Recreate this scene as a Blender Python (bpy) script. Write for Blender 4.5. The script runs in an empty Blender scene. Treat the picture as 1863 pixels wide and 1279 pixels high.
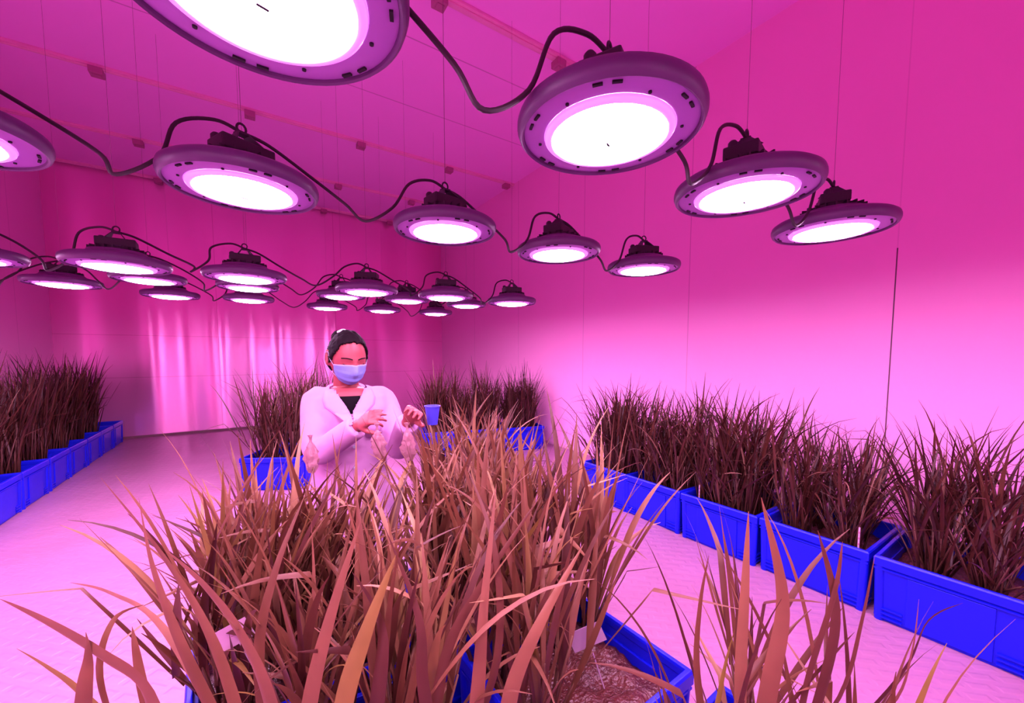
import bpy, bmesh, math, random
from mathutils import Vector, Matrix
from mathutils.bvhtree import BVHTree
from mathutils import noise

R = math.radians
PI = math.pi
sc = bpy.context.scene
col = sc.collection

# ------------------------------------------------------------------ camera
FPX, PITCH, YAW, EYE = 720.0, R(4.0), R(33.5), 1.1
CX, CY = 931.5, 645 + 720.0 * math.tan(R(4.0))
cd = bpy.data.cameras.new('camera')
cam = bpy.data.objects.new('camera', cd)
col.objects.link(cam)
cam.location = (0, 0, EYE)
cam.rotation_euler = (PI / 2 - PITCH, 0, -YAW)
cd.sensor_fit = 'HORIZONTAL'
cd.sensor_width = 36.0
cd.lens = 36.0 * FPX / 1863.0
cd.shift_y = (CY - 639.5) / 1863.0
cd.clip_start = 0.02
sc.camera = cam

# ------------------------------------------------------------------ world, exposure, light of the lamps
w = bpy.data.worlds.new('world')
w.use_nodes = True
w.node_tree.nodes['Background'].inputs[0].default_value = (0.0, 0.0, 0.0, 1)
sc.world = w
sc.view_settings.view_transform = 'Standard'
sc.view_settings.look = 'None'
sc.view_settings.gamma = 1.0
sc.view_settings.exposure = 0.0
LAMP_COLOR = (1.0, 0.54, 1.0)
LAMP_POWER = 96.0
RING_COLOR, RING_POWER = (1.0, 0.20, 1.0), 0.75
try:
    sc.cycles.max_bounces = 10
    sc.cycles.diffuse_bounces = 6
    sc.cycles.glossy_bounces = 3
    sc.cycles.transmission_bounces = 6
    sc.cycles.sample_clamp_indirect = 6.0
    sc.cycles.caustics_reflective = False
    sc.cycles.caustics_refractive = False
except Exception:
    pass

FH = Vector((math.sin(YAW), math.cos(YAW), 0))      # horizontal forward of the view
RT = Vector((math.cos(YAW), -math.sin(YAW), 0))     # to the right of the view


def pix(x, y, d):
    """the point at horizontal distance d in front of the camera that shows at pixel x, y"""
    fw = FH * math.cos(PITCH) + Vector((0, 0, -math.sin(PITCH)))
    up = RT.cross(fw)
    v = fw + RT * ((x - CX) / FPX) - up * ((y - CY) / FPX)
    v = v / v.dot(FH)
    return Vector((0, 0, EYE)) + v * d


# ------------------------------------------------------------------ tagging
def tag(o, label=None, cat=None, group=None, kind=None):
    if label: o['label'] = label
    if cat: o['category'] = cat
    if group: o['group'] = group
    if kind: o['kind'] = kind
    return o


def empty(name, loc=(0, 0, 0), rz=0.0):
    o = bpy.data.objects.new(name, None)
    o.empty_display_size = 0.05
    o.location = loc
    o.rotation_euler = (0, 0, rz)
    col.objects.link(o)
    return o


def copy_tree(root):
    r = root.copy()
    col.objects.link(r)
    for ch in root.children:
        c = ch.copy()
        col.objects.link(c)
        c.parent = r
        for g in ch.children:
            d = g.copy()
            col.objects.link(d)
            d.parent = c
    return r


# ------------------------------------------------------------------ mesh builder
class MB:
    def __init__(self):
        self.v, self.f, self.m = [], [], []

    def add(self, verts, faces, mi=0):
        b = len(self.v)
        self.v += [tuple(x) for x in verts]
        self.f += [tuple(b + i for i in f) for f in faces]
        self.m += [mi] * len(faces)
        return self

    def box(self, c, s, rot=None, mi=0):
        x, y, z = s[0] / 2, s[1] / 2, s[2] / 2
        vs = [Vector((i, j, k)) for k in (-z, z) for j in (-y, y) for i in (-x, x)]
        if rot is not None: vs = [rot @ v for v in vs]
        vs = [v + Vector(c) for v in vs]
        return self.add(vs, [(0, 2, 3, 1), (4, 5, 7, 6), (0, 1, 5, 4), (2, 6, 7, 3), (0, 4, 6, 2), (1, 3, 7, 5)], mi)

    def lathe(self, prof, n=40, c=(0, 0, 0), mi=0):
        """prof: (r, z) from bottom axis to top axis; r = 0 closes"""
        vs, fs, rings = [], [], []
        for r, z in prof:
            if r < 1e-6:
                rings.append([len(vs)])
                vs.append((c[0], c[1], c[2] + z))
            else:
                rings.append(list(range(len(vs), len(vs) + n)))
                vs += [(c[0] + r * math.cos(2 * PI * i / n), c[1] + r * math.sin(2 * PI * i / n), c[2] + z) for i in range(n)]
        for a, b in zip(rings, rings[1:]):
            for i in range(n):
                j = (i + 1) % n
                if len(a) == 1 and len(b) == 1: continue
                if len(a) == 1: fs.append((a[0], b[j], b[i]))
                elif len(b) == 1: fs.append((a[i], a[j], b[0]))
                else: fs.append((a[i], a[j], b[j], b[i]))
        return self.add(vs, fs, mi)

    def tube(self, pts, rad, n=8, flat=None, caps=True, mi=0, dome=False):
        """sweep of circles along pts; rad a number or list; flat squeezes the second axis"""
        pts = [Vector(p) for p in pts]
        k = len(pts)
        rad = [rad] * k if not hasattr(rad, '__len__') else list(rad)
        if dome:
            d0 = (pts[0] - pts[1]).normalized(); d1 = (pts[-1] - pts[-2]).normalized()
            pre = [(pts[0] + d0 * rad[0] * s, rad[0] * c) for s, c in ((0.95, 0.3), (0.7, 0.71))]
            post = [(pts[-1] + d1 * rad[-1] * s, rad[-1] * c) for s, c in ((0.7, 0.71), (0.95, 0.3))]
            pts = [p for p, _ in pre] + pts + [p for p, _ in post]
            rad = [r for _, r in pre] + rad + [r for _, r in post]
            k = len(pts)
        tan = []
        for i in range(k):
            t = pts[min(i + 1, k - 1)] - pts[max(i - 1, 0)]
            tan.append(t.normalized() if t.length > 1e-9 else Vector((0, 0, 1)))
        ref = Vector((0, 0, 1)) if abs(tan[0].z) < 0.9 else Vector((1, 0, 0))
        u = tan[0].cross(ref).normalized()
        vs, fs = [], []
        for i in range(k):
            u = (u - tan[i] * u.dot(tan[i]))
            u = u.normalized() if u.length > 1e-6 else tan[i].orthogonal().normalized()
            v = tan[i].cross(u)
            for a in range(n):
                th = 2 * PI * a / n
                vs.append(pts[i] + (u * math.cos(th) + v * math.sin(th) * (flat or 1.0)) * rad[i])
        for i in range(k - 1):
            for a in range(n):
                b = (a + 1) % n
                fs.append((i * n + a, i * n + b, (i + 1) * n + b, (i + 1) * n + a))
        if caps:
            fs.append(tuple(reversed(range(n))))
            fs.append(tuple(range((k - 1) * n, k * n)))
        return self.add(vs, fs, mi)

    def loft(self, rings, caps=True, mi=0):
        n = len(rings[0])
        vs = [p for r in rings for p in r]
        fs = []
        for i in range(len(rings) - 1):
            for a in range(n):
                b = (a + 1) % n
                fs.append((i * n + a, i * n + b, (i + 1) * n + b, (i + 1) * n + a))
        if caps:
            fs.append(tuple(reversed(range(n))))
            fs.append(tuple(range((len(rings) - 1) * n, len(rings) * n)))
        return self.add(vs, fs, mi)

    def mesh(self, name, mats, smooth=True):
        me = bpy.data.meshes.new(name)
        me.from_pydata(self.v, [], self.f)
        for m in (mats if isinstance(mats, (list, tuple)) else [mats]):
            me.materials.append(m)
        for p, mi in zip(me.polygons, self.m):
            p.material_index = mi
            p.use_smooth = smooth
        me.update()
        return me

    def build(self, name, mats, parent=None, smooth=True, bevel=0.0, loc=None, sharp=40):
        me = self.mesh(name, mats, smooth)
        o = bpy.data.objects.new(name, me)
        col.objects.link(o)
        if parent is not None: o.parent = parent
        if loc is not None: o.location = loc
        if bevel > 0:
            b = o.modifiers.new('bevel', 'BEVEL')
            b.width = bevel
            b.segments = 2
            b.limit_method = 'ANGLE'
            b.angle_limit = R(40)
        if smooth and sharp:
            me.set_sharp_from_angle(angle=R(sharp))
        return o


def catmull(pts, per=6):
    pts = [Vector(p) for p in pts]
    out = []
    n = len(pts)
    for i in range(n - 1):
        p0, p1, p2, p3 = pts[max(i - 1, 0)], pts[i], pts[i + 1], pts[min(i + 2, n - 1)]
        for k in range(per):
            t = k / per
            out.append(0.5 * ((2 * p1) + (p2 - p0) * t + (2 * p0 - 5 * p1 + 4 * p2 - p3) * t * t + (3 * p1 - p0 - 3 * p2 + p3) * t ** 3))
    out.append(pts[-1])
    return out


# ------------------------------------------------------------------ materials
def nmat(name):
    m = bpy.data.materials.new(name)
    m.use_nodes = True
    nt = m.node_tree
    return m, nt, nt.nodes['Principled BSDF']


def N(nt, kind, **kw):
    n = nt.nodes.new(kind)
    for k, v in kw.items(): setattr(n, k, v)
    return n


def math_n(nt, op, a, b=None):
    n = N(nt, 'ShaderNodeMath', operation=op)
    for i, x in enumerate((a, b)):
        if x is None: continue
        if hasattr(x, 'is_linked') or hasattr(x, 'node'): nt.links.new(x, n.inputs[i])
        else: n.inputs[i].default_value = x
    return n.outputs[0]


def simple(name, c, rough=0.5, spec=0.5, metal=0.0, var=0.08, scale=8.0, bump=0.0, bscale=60.0, trans=0.0):
    """one colour with a slight mottling and optional fine relief"""
    m, nt, b = nmat(name)
    tc = N(nt, 'ShaderNodeTexCoord')
    no = N(nt, 'ShaderNodeTexNoise')
    no.inputs['Scale'].default_value = scale
    nt.links.new(tc.outputs['Object'], no.inputs['Vector'])
    mx = N(nt, 'ShaderNodeMix', data_type='RGBA')
    mx.inputs['A'].default_value = (*[x * (1 - var) for x in c], 1)
    mx.inputs['B'].default_value = (*[min(1, x * (1 + var)) for x in c], 1)
    nt.links.new(no.outputs['Fac'], mx.inputs['Factor'])
    nt.links.new(mx.outputs['Result'], b.inputs['Base Color'])
    b.inputs['Roughness'].default_value = rough
    b.inputs['Metallic'].default_value = metal
    b.inputs['Specular IOR Level'].default_value = spec
    if bump:
        n2 = N(nt, 'ShaderNodeTexNoise')
        n2.inputs['Scale'].default_value = bscale
        nt.links.new(tc.outputs['Object'], n2.inputs['Vector'])
        bp = N(nt, 'ShaderNodeBump')
        bp.inputs['Strength'].default_value = bump
        bp.inputs['Distance'].default_value = 0.01
        nt.links.new(n2.outputs['Fac'], bp.inputs['Height'])
        nt.links.new(bp.outputs['Normal'], b.inputs['Normal'])
    if trans:
        out = [n for n in nt.nodes if n.type == 'OUTPUT_MATERIAL'][0]
        tr = N(nt, 'ShaderNodeBsdfTranslucent')
        nt.links.new(mx.outputs['Result'], tr.inputs['Color'])
        ms = N(nt, 'ShaderNodeMixShader')
        ms.inputs[0].default_value = trans
        nt.links.new(b.outputs[0], ms.inputs[1])
        nt.links.new(tr.outputs[0], ms.inputs[2])
        nt.links.new(ms.outputs[0], out.inputs[0])
    return m


WALL_C = (0.955, 0.41, 0.735)


def wall_mat(name, c, axis=1, seams=(), zseams=(), rough=0.45, metal=0.0, aniso=0.0, spec=0.4, seam_w=0.003, strong=None):
    """painted insulated panel: flat colour, thin joints where two panels meet"""
    m, nt, b = nmat(name)
    tc = N(nt, 'ShaderNodeTexCoord')
    sep = N(nt, 'ShaderNodeSeparateXYZ')
    nt.links.new(tc.outputs['Object'], sep.inputs[0])
    no = N(nt, 'ShaderNodeTexNoise')
    no.inputs['Scale'].default_value = 1.2
    nt.links.new(tc.outputs['Object'], no.inputs['Vector'])
    mx = N(nt, 'ShaderNodeMix', data_type='RGBA')
    mx.inputs['A'].default_value = (*[x * 0.97 for x in c], 1)
    mx.inputs['B'].default_value = (*[min(1, x * 1.03) for x in c], 1)
    nt.links.new(no.outputs['Fac'], mx.inputs['Factor'])
    fac = None
    for ax, lst in ((axis, seams), (2, zseams)):
        for s in lst:
            wd = seam_w * (1.01 if strong is not None and abs(s - strong) < 1e-6 and ax == axis else 1.0)
            d = math_n(nt, 'ABSOLUTE', math_n(nt, 'SUBTRACT', sep.outputs[ax], s))
            k = math_n(nt, 'LESS_THAN', d, wd)
            if wd == seam_w: k = math_n(nt, 'MULTIPLY', k, 0.35)
            else: k = math_n(nt, 'MULTIPLY', k, math_n(nt, 'ADD', math_n(nt, 'MULTIPLY', math_n(nt, 'LESS_THAN', sep.outputs[2], 1.70), 0.85), 0.12))
            fac = k if fac is None else math_n(nt, 'MAXIMUM', fac, k)
    if fac is not None:
        m2 = N(nt, 'ShaderNodeMix', data_type='RGBA')
        nt.links.new(fac, m2.inputs['Factor'])
        nt.links.new(mx.outputs['Result'], m2.inputs['A'])
        m2.inputs['B'].default_value = (0.10, 0.03, 0.06, 1)
        nt.links.new(m2.outputs['Result'], b.inputs['Base Color'])
    else:
        nt.links.new(mx.outputs['Result'], b.inputs['Base Color'])
    b.inputs['Roughness'].default_value = rough
    b.inputs['Metallic'].default_value = metal
    b.inputs['Specular IOR Level'].default_value = spec
    if aniso:
        b.inputs['Anisotropic'].default_value = aniso
        b.inputs['Anisotropic Rotation'].default_value = 0.25
        tg = N(nt, 'ShaderNodeTangent', direction_type='RADIAL', axis='Z')
        nt.links.new(tg.outputs[0], b.inputs['Tangent'])
    return m


def floor_mat():
    m, nt, b = nmat('tread_plate_floor')
    tc = N(nt, 'ShaderNodeTexCoord')
    no = N(nt, 'ShaderNodeTexNoise')
    no.inputs['Scale'].default_value = 2.5
    no.inputs['Detail'].default_value = 6
    nt.links.new(tc.outputs['Object'], no.inputs['Vector'])
    cr = N(nt, 'ShaderNodeValToRGB')
    cr.color_ramp.elements[0].position = 0.3
    cr.color_ramp.elements[0].color = (0.30, 0.132, 0.23, 1)
    cr.color_ramp.elements[1].position = 0.7
    cr.color_ramp.elements[1].color = (0.34, 0.150, 0.265, 1)
    nt.links.new(no.outputs['Fac'], cr.inputs['Fac'])
    nt.links.new(cr.outputs['Color'], b.inputs['Base Color'])
    mp = N(nt, 'ShaderNodeMapping')
    mp.inputs['Rotation'].default_value = (0, 0, R(45))
    nt.links.new(tc.outputs['Object'], mp.inputs['Vector'])
    br = N(nt, 'ShaderNodeTexBrick')
    br.offset = 0.5
    br.inputs['Scale'].default_value = 1.0
    br.inputs['Brick Width'].default_value = 0.085
    br.inputs['Row Height'].default_value = 0.05
    br.inputs['Mortar Size'].default_value = 0.017
    br.inputs['Mortar Smooth'].default_value = 0.6
    nt.links.new(mp.outputs[0], br.inputs['Vector'])
    n3 = N(nt, 'ShaderNodeTexNoise')
    n3.inputs['Scale'].default_value = 18
    nt.links.new(tc.outputs['Object'], n3.inputs['Vector'])
    h = math_n(nt, 'ADD', math_n(nt, 'MULTIPLY', br.outputs['Fac'], -1.0), math_n(nt, 'MULTIPLY', n3.outputs['Fac'], 0.7))
    bp = N(nt, 'ShaderNodeBump')
    bp.inputs['Strength'].default_value = 0.3
    bp.inputs['Distance'].default_value = 0.005
    nt.links.new(h, bp.inputs['Height'])
    nt.links.new(bp.outputs[0], b.inputs['Normal'])
    b.inputs['Roughness'].default_value = 0.38
    b.inputs['Specular IOR Level'].default_value = 0.45
    return m


def leaf_mat(name, stops, rough=0.42, trans=0.22):
    m, nt, b = nmat(name)
    out = [n for n in nt.nodes if n.type == 'OUTPUT_MATERIAL'][0]
    ge = N(nt, 'ShaderNodeNewGeometry')
    cr = N(nt, 'ShaderNodeValToRGB')
    e = cr.color_ramp.elements
    while len(e) < len(stops): e.new(0.5)
    for el, (p, c) in zip(e, stops):
        el.position = p
        el.color = (*c, 1)
    nt.links.new(ge.outputs['Random Per Island'], cr.inputs['Fac'])
    tc = N(nt, 'ShaderNodeTexCoord')
    no = N(nt, 'ShaderNodeTexNoise')
    no.inputs['Scale'].default_value = 14
    nt.links.new(tc.outputs['Object'], no.inputs['Vector'])
    hs = N(nt, 'ShaderNodeHueSaturation')
    nt.links.new(cr.outputs['Color'], hs.inputs['Color'])
    v = math_n(nt, 'ADD', math_n(nt, 'MULTIPLY', no.outputs['Fac'], 0.5), 0.75)
    nt.links.new(v, hs.inputs['Value'])
    nt.links.new(hs.outputs[0], b.inputs['Base Color'])
    b.inputs['Roughness'].default_value = rough
    b.inputs['Specular IOR Level'].default_value = 0.35
    tr = N(nt, 'ShaderNodeBsdfTranslucent')
    nt.links.new(hs.outputs[0], tr.inputs['Color'])
    ms = N(nt, 'ShaderNodeMixShader')
    ms.inputs[0].default_value = trans
    nt.links.new(b.outputs[0], ms.inputs[1])
    nt.links.new(tr.outputs[0], ms.inputs[2])
    nt.links.new(ms.outputs[0], out.inputs[0])
    return m


def emit_mat(name, c, power, rough=0.3):
    m, nt, b = nmat(name)
    b.inputs['Base Color'].default_value = (0.8, 0.8, 0.8, 1)
    b.inputs['Roughness'].default_value = rough
    b.inputs['Emission Color'].default_value = (*c, 1)
    b.inputs['Emission Strength'].default_value = power
    return m


M = {}
M['wall_right'] = wall_mat('wall_panel_long', WALL_C, 1, (-0.55, 0.70, 1.97, 3.22, 4.48, 5.74), (), strong=0.70, rough=0.5)
M['wall_left'] = wall_mat('wall_panel_left', WALL_C, 1, (1.2, 2.45, 3.7, 4.95, 6.2), ())
M['wall_back'] = wall_mat('wall_panel_back', (0.95, 0.36, 0.72), 0, (-0.36, 1.2), (0.80, 1.35), rough=0.19, metal=0.6, aniso=0.99, spec=0.6)
M['wall_plain'] = wall_mat('wall_panel_plain', WALL_C)
M['ceiling'] = wall_mat('ceiling_panel', (0.98, 0.42, 0.92), 1, (2.95, 3.73), (), seam_w=0.006)
M['floor'] = floor_mat()
M['trim'] = simple('painted_trim', (0.84, 0.40, 0.60), 0.5)
M['clip'] = simple('ceiling_clip_plastic', (0.42, 0.14, 0.26), 0.6)
M['dark_trim'] = simple('dark_baseboard', (0.16, 0.06, 0.09), 0.6)
M['crate'] = simple('blue_crate_plastic', (0.004, 0.008, 0.56), 0.36, 0.3, var=0.12, bump=0.06, bscale=30, trans=0.0)
M['soil'] = simple('wet_brown_soil', (0.085, 0.018, 0.014), 0.32, 0.6, var=0.6, scale=25, bump=0.9, bscale=90)
M['lamp_body'] = simple('lamp_black_paint', (0.095, 0.03, 0.115), 0.42, 0.5, var=0.1)
M['lamp_bezel'] = simple('lamp_bezel_glare', (0.42, 0.18, 0.54), 0.4, 0.5, var=0.06)  # flange underside tinted violet to imitate the glare of the lamps
M['lamp_box'] = simple('lamp_box_black', (0.03, 0.022, 0.028), 0.5, 0.4, var=0.1)
M['lamp_mark'] = simple('lamp_slot_dark', (0.015, 0.012, 0.015), 0.6, 0.3)
M['cable'] = simple('black_rubber', (0.03, 0.018, 0.025), 0.55, 0.4)
M['wire'] = simple('steel_wire', (0.25, 0.15, 0.2), 0.4, 0.5, metal=0.6)
M['lens'] = emit_mat('lamp_diffuser_glow', LAMP_COLOR, LAMP_POWER)
M['ring'] = emit_mat('lamp_ring_glow', RING_COLOR, RING_POWER, 0.15)
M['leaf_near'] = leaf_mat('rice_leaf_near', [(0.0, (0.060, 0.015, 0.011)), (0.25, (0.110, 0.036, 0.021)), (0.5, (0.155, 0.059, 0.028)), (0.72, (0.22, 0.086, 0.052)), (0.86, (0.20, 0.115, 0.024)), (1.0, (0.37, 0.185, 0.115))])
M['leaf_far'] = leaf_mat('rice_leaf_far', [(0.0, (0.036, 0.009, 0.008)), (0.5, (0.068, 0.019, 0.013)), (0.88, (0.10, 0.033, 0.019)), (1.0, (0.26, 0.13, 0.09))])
M['stem_near'] = leaf_mat('rice_stem_near', [(0.0, (0.09, 0.034, 0.020)), (1.0, (0.18, 0.085, 0.045))], 0.5, 0.1)
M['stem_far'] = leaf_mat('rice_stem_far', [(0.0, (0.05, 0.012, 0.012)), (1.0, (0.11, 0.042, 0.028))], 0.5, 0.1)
M['tag'] = simple('white_plastic_tag', (0.50, 0.34, 0.44), 0.4, 0.4, var=0.03)
M['skin'] = simple('skin', (0.28, 0.048, 0.055), 0.45, 0.4, var=0.05)
M['hair'] = simple('dark_hair', (0.008, 0.004, 0.006), 0.75, 0.1, var=0.3, scale=40)
M['coat'] = simple('white_cotton_coat', (0.48, 0.24, 0.43), 0.85, 0.15, var=0.03, bump=0.8, bscale=11)
M['shirt'] = simple('black_shirt', (0.006, 0.004, 0.006), 0.9, 0.05)
M['mask'] = simple('pale_blue_mask', (0.16, 0.205, 0.45), 0.8, 0.2, var=0.03)
M['mask_edge'] = simple('white_mask_edge', (0.36, 0.33, 0.45), 0.8, 0.2)
M['trousers'] = simple('dark_trousers', (0.05, 0.04, 0.06), 0.8, 0.2)
M['shoe'] = simple('dark_shoe', (0.04, 0.03, 0.035), 0.5, 0.4)
M['bag'] = simple('glassine_bag', (0.42, 0.20, 0.24), 0.3, 0.6, var=0.1, bump=0.7, bscale=45, trans=0.35)
M['cup'] = simple('blue_cup_plastic', (0.05, 0.045, 0.50), 0.45, 0.4)
M['clip_white'] = simple('white_hair_clip', (0.8, 0.7, 0.75), 0.3, 0.5)

# ------------------------------------------------------------------ room shell
X0, X1, Y0, Y1, H = -1.97, 3.07, -1.8, 7.04, 3.40


def shell(name, c, s, mat):
    o = MB().box((0, 0, 0), s).build(name, mat, smooth=False)
    o.location = c
    return tag(o, kind='structure')


def shell_abs(name, lo, hi, mat):
    """box whose mesh keeps world coordinates, so the joints in the material sit where the photo has them"""
    c = [(a + b) / 2 for a, b in zip(lo, hi)]
    s = [b - a for a, b in zip(lo, hi)]
    return tag(MB().box(c, s).build(name, mat, smooth=False), kind='structure')


T = 0.1
shell_abs('floor', (X0 - T, Y0 - T, -T), (X1 + T, Y1 + T, 0), M['floor'])
shell_abs('ceiling', (X0 - T, Y0 - T, H), (X1 + T, Y1 + T, H + T), M['ceiling'])
shell_abs('wall_left', (X0 - T, Y0 - T, 0), (X0, Y1 + T, H), M['wall_left'])
shell_abs('wall_right', (X1, Y0 - T, 0), (X1 + T, Y1 + T, H), M['wall_right'])
m = MB()
nb = 200
fr = [(X0 + (X1 - X0) * i / nb) for i in range(nb + 1)]
yy = [Y1 + 0.010 * (1 + math.cos(2 * PI * (x - 0.03) / 0.76)) for x in fr]      # waves shaped into the sheet to spread lamp reflections into separate streaks
m.add([(x, y, 0) for x, y in zip(fr, yy)] + [(x, y, H) for x, y in zip(fr, yy)] + [(X0, Y1 + T, 0), (X1, Y1 + T, 0), (X1, Y1 + T, H), (X0, Y1 + T, H)],
      [(i, i + 1, nb + 2 + i, nb + 1 + i) for i in range(nb)] + [(2 * nb + 3, 2 * nb + 2, 2 * nb + 5, 2 * nb + 4)])
tag(m.build('wall_back', M['wall_back'], sharp=0), kind='structure')
shell_abs('wall_front', (X0, Y0 - T, 0), (X1, Y0, H), M['wall_plain'])
shell_abs('baseboard_back', (X0, Y1 - 0.012, 0), (X1, Y1, 0.03), M['dark_trim'])
shell_abs('baseboard_left', (X0, Y0, 0), (X0 + 0.012, Y1 - 0.012, 0.03), M['trim'])
shell_abs('baseboard_right', (X1 - 0.012, Y0, 0), (X1, Y1 - 0.012, 0.03), M['trim'])

# raised joint strips across the ceiling, with the small blocks that clamp them
k = 0
for y, xa, xb, wd in ((2.50, 1.10, X1, 0.07), (4.60, X0, X1, 0.05), (5.86, X0, X1, 0.045), (6.98, X0, X1, 0.05)):
    k += 1
    s = MB()
    s.box(((xa + xb) / 2, y, H - 0.011), (xb - xa, wd, 0.022))
    s.box(((xa + xb) / 2, y, H - 0.026), (xb - xa, wd * 0.45, 0.012))
    tag(s.build('trim_%d' % k, M['trim'], smooth=False, bevel=0.004), kind='structure')
ordn = ['first', 'second', 'third', 'fourth', 'fifth', 'sixth', 'seventh', 'eighth', 'ninth']
clip0 = None
rows = [('the ceiling joint nearest the camera', 2.50, (1.10, 2.09)),
        ('the ceiling joint above mid room', 4.60, (-0.93, 0.09, 1.09, 2.12, 2.95)),
        ('the last ceiling joint before the end wall', 5.86, (-0.90, 0.09, 1.08, 2.09, 2.95)),
        ('the joint where ceiling meets end wall', 6.98, (-0.90, 0.09, 1.06, 2.09, 2.90))]
for lab, y, xs in rows:
    for i, x in enumerate(xs):
        if clip0 is None:
            o = MB().box((0, 0, -0.055), (0.085, 0.085, 0.05)).box((0, 0, -0.083), (0.05, 0.05, 0.008)).build('ceiling_clamp', M['clip'], smooth=False, bevel=0.006)
            clip0 = o
        else:
            o = clip0.copy()
            col.objects.link(o)
        o.location = (x, y if y < 6.9 else 6.96, H)
        tag(o, 'small dark clamp, %s from left on %s' % (ordn[i], lab), 'ceiling clamp', 'clamp blocks on the ceiling joints')

# ------------------------------------------------------------------ grow lamps
def make_lamp():
    root = empty('grow_lamp')
    m = MB()
    m.lathe([(0.162, 0.0075), (0.1635, 0.003), (0.167, 0.001), (0.172, 0.006), (0.1755, 0.016), (0.1755, 0.024), (0.173, 0.032), (0.165, 0.038),
             (0.14, 0.043), (0.11, 0.050), (0.098, 0.058), (0.092, 0.066), (0.0, 0.068)], 64)
    m.build('housing', M['lamp_body'], root)
    m = MB()
    m.lathe([(0.1225, 0.005), (0.128, 0.003), (0.150, 0.005), (0.1635, 0.008), (0.160, 0.012), (0.1225, 0.012), (0.1225, 0.005)], 64)
    m.build('bezel', M['lamp_bezel'], root)
    m = MB()
    m.lathe([(0.106 * math.sin(t), -0.013 * math.cos(t)) for t in [i * PI / 2 / 9 for i in range(10)]] + [(0.106, 0.003), (0.0, 0.0035)], 48)
    dif = m.build('diffuser', M['lens'], root)
    MB().box((0, 0, -0.0142), (0.014, 0.004, 0.0024)).build('centre_mark', M['lamp_mark'], dif, smooth=False)
    m = MB()
    m.lathe([(0.106, 0.003), (0.1065, -0.002), (0.110, -0.004), (0.117, -0.003), (0.1215, 0.0), (0.1225, 0.0045)], 64)
    m.build('lens_ring', M['ring'], root)
    # cooling slots and screws under the flange
    for q in range(6):
        a = q * PI / 3 + 0.3
        for da in (-0.10, 0.10):
            m = MB()
            rot = Matrix.Rotation(a + da, 3, 'Z')
            m.box(rot @ Vector((0.152, 0, 0.0035)), (0.005, 0.016, 0.003), rot)
            m.build('cooling_slot', M['lamp_mark'], root, smooth=False)
    for q in range(6):
        a = q * PI / 3 + 0.3 + PI / 6
        MB().lathe([(0, 0.0005), (0.003, 0.0008), (0.0032, 0.004), (0, 0.0045)], 10, (0.133 * math.cos(a), 0.133 * math.sin(a), 0)).build('screw', M['lamp_mark'], root)
    # finned neck and driver box
    m = MB()
    m.lathe([(0, 0.060), (0.074, 0.060), (0.072, 0.080), (0.060, 0.084), (0, 0.084)], 32)
    for q in range(20):
        a = q * 2 * PI / 20
        rot = Matrix.Rotation(a, 3, 'Z')
        m.box(rot @ Vector((0.076, 0, 0.068)), (0.03, 0.004, 0.022), rot)
    m.build('heat_sink', M['lamp_box'], root)
    MB().box((0, 0, 0.100), (0.125, 0.082, 0.034)).build('driver_box', M['lamp_box'], root, smooth=False, bevel=0.004)
    m = MB()
    for s in (-1, 1):
        m.add([(s * 0.030, -0.045, 0.112), (s * 0.030, 0.045, 0.112), (s * 0.010, 0.012, 0.146), (s * 0.010, -0.012, 0.146),
               (s * 0.034, -0.045, 0.112), (s * 0.034, 0.045, 0.112), (s * 0.014, 0.012, 0.146), (s * 0.014, -0.012, 0.146)],
              [(0, 1, 2, 3), (7, 6, 5, 4), (0, 4, 5, 1), (1, 5, 6, 2), (2, 6, 7, 3), (3, 7, 4, 0)])
    m.box((0, 0, 0.146), (0.028, 0.024, 0.006))
    m.build('bracket', M['lamp_box'], root, smooth=False)
    pts = [(0.011 * math.cos(t), 0, 0.160 + 0.012 * math.sin(t)) for t in [i * 2 * PI / 14 for i in range(15)]]
    MB().tube(pts, 0.003, 6).build('hook', M['lamp_box'], root)
    MB().lathe([(0, 0.112), (0.012, 0.112), (0.012, 0.126), (0.007, 0.132), (0, 0.132)], 12, (-0.05, 0.02, 0)).build('cable_gland', M['lamp_box'], root)
    return root


lamp0 = make_lamp()
wire_me = {}


def wire_mesh(z0):
    L = round(H - z0, 3)
    if L not in wire_me:
        wire_me[L] = MB().tube([(0, 0, 0.170), (0, 0, L)], 0.0006, 6).mesh('suspension_wire', M['wire'])
    return wire_me[L]


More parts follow.
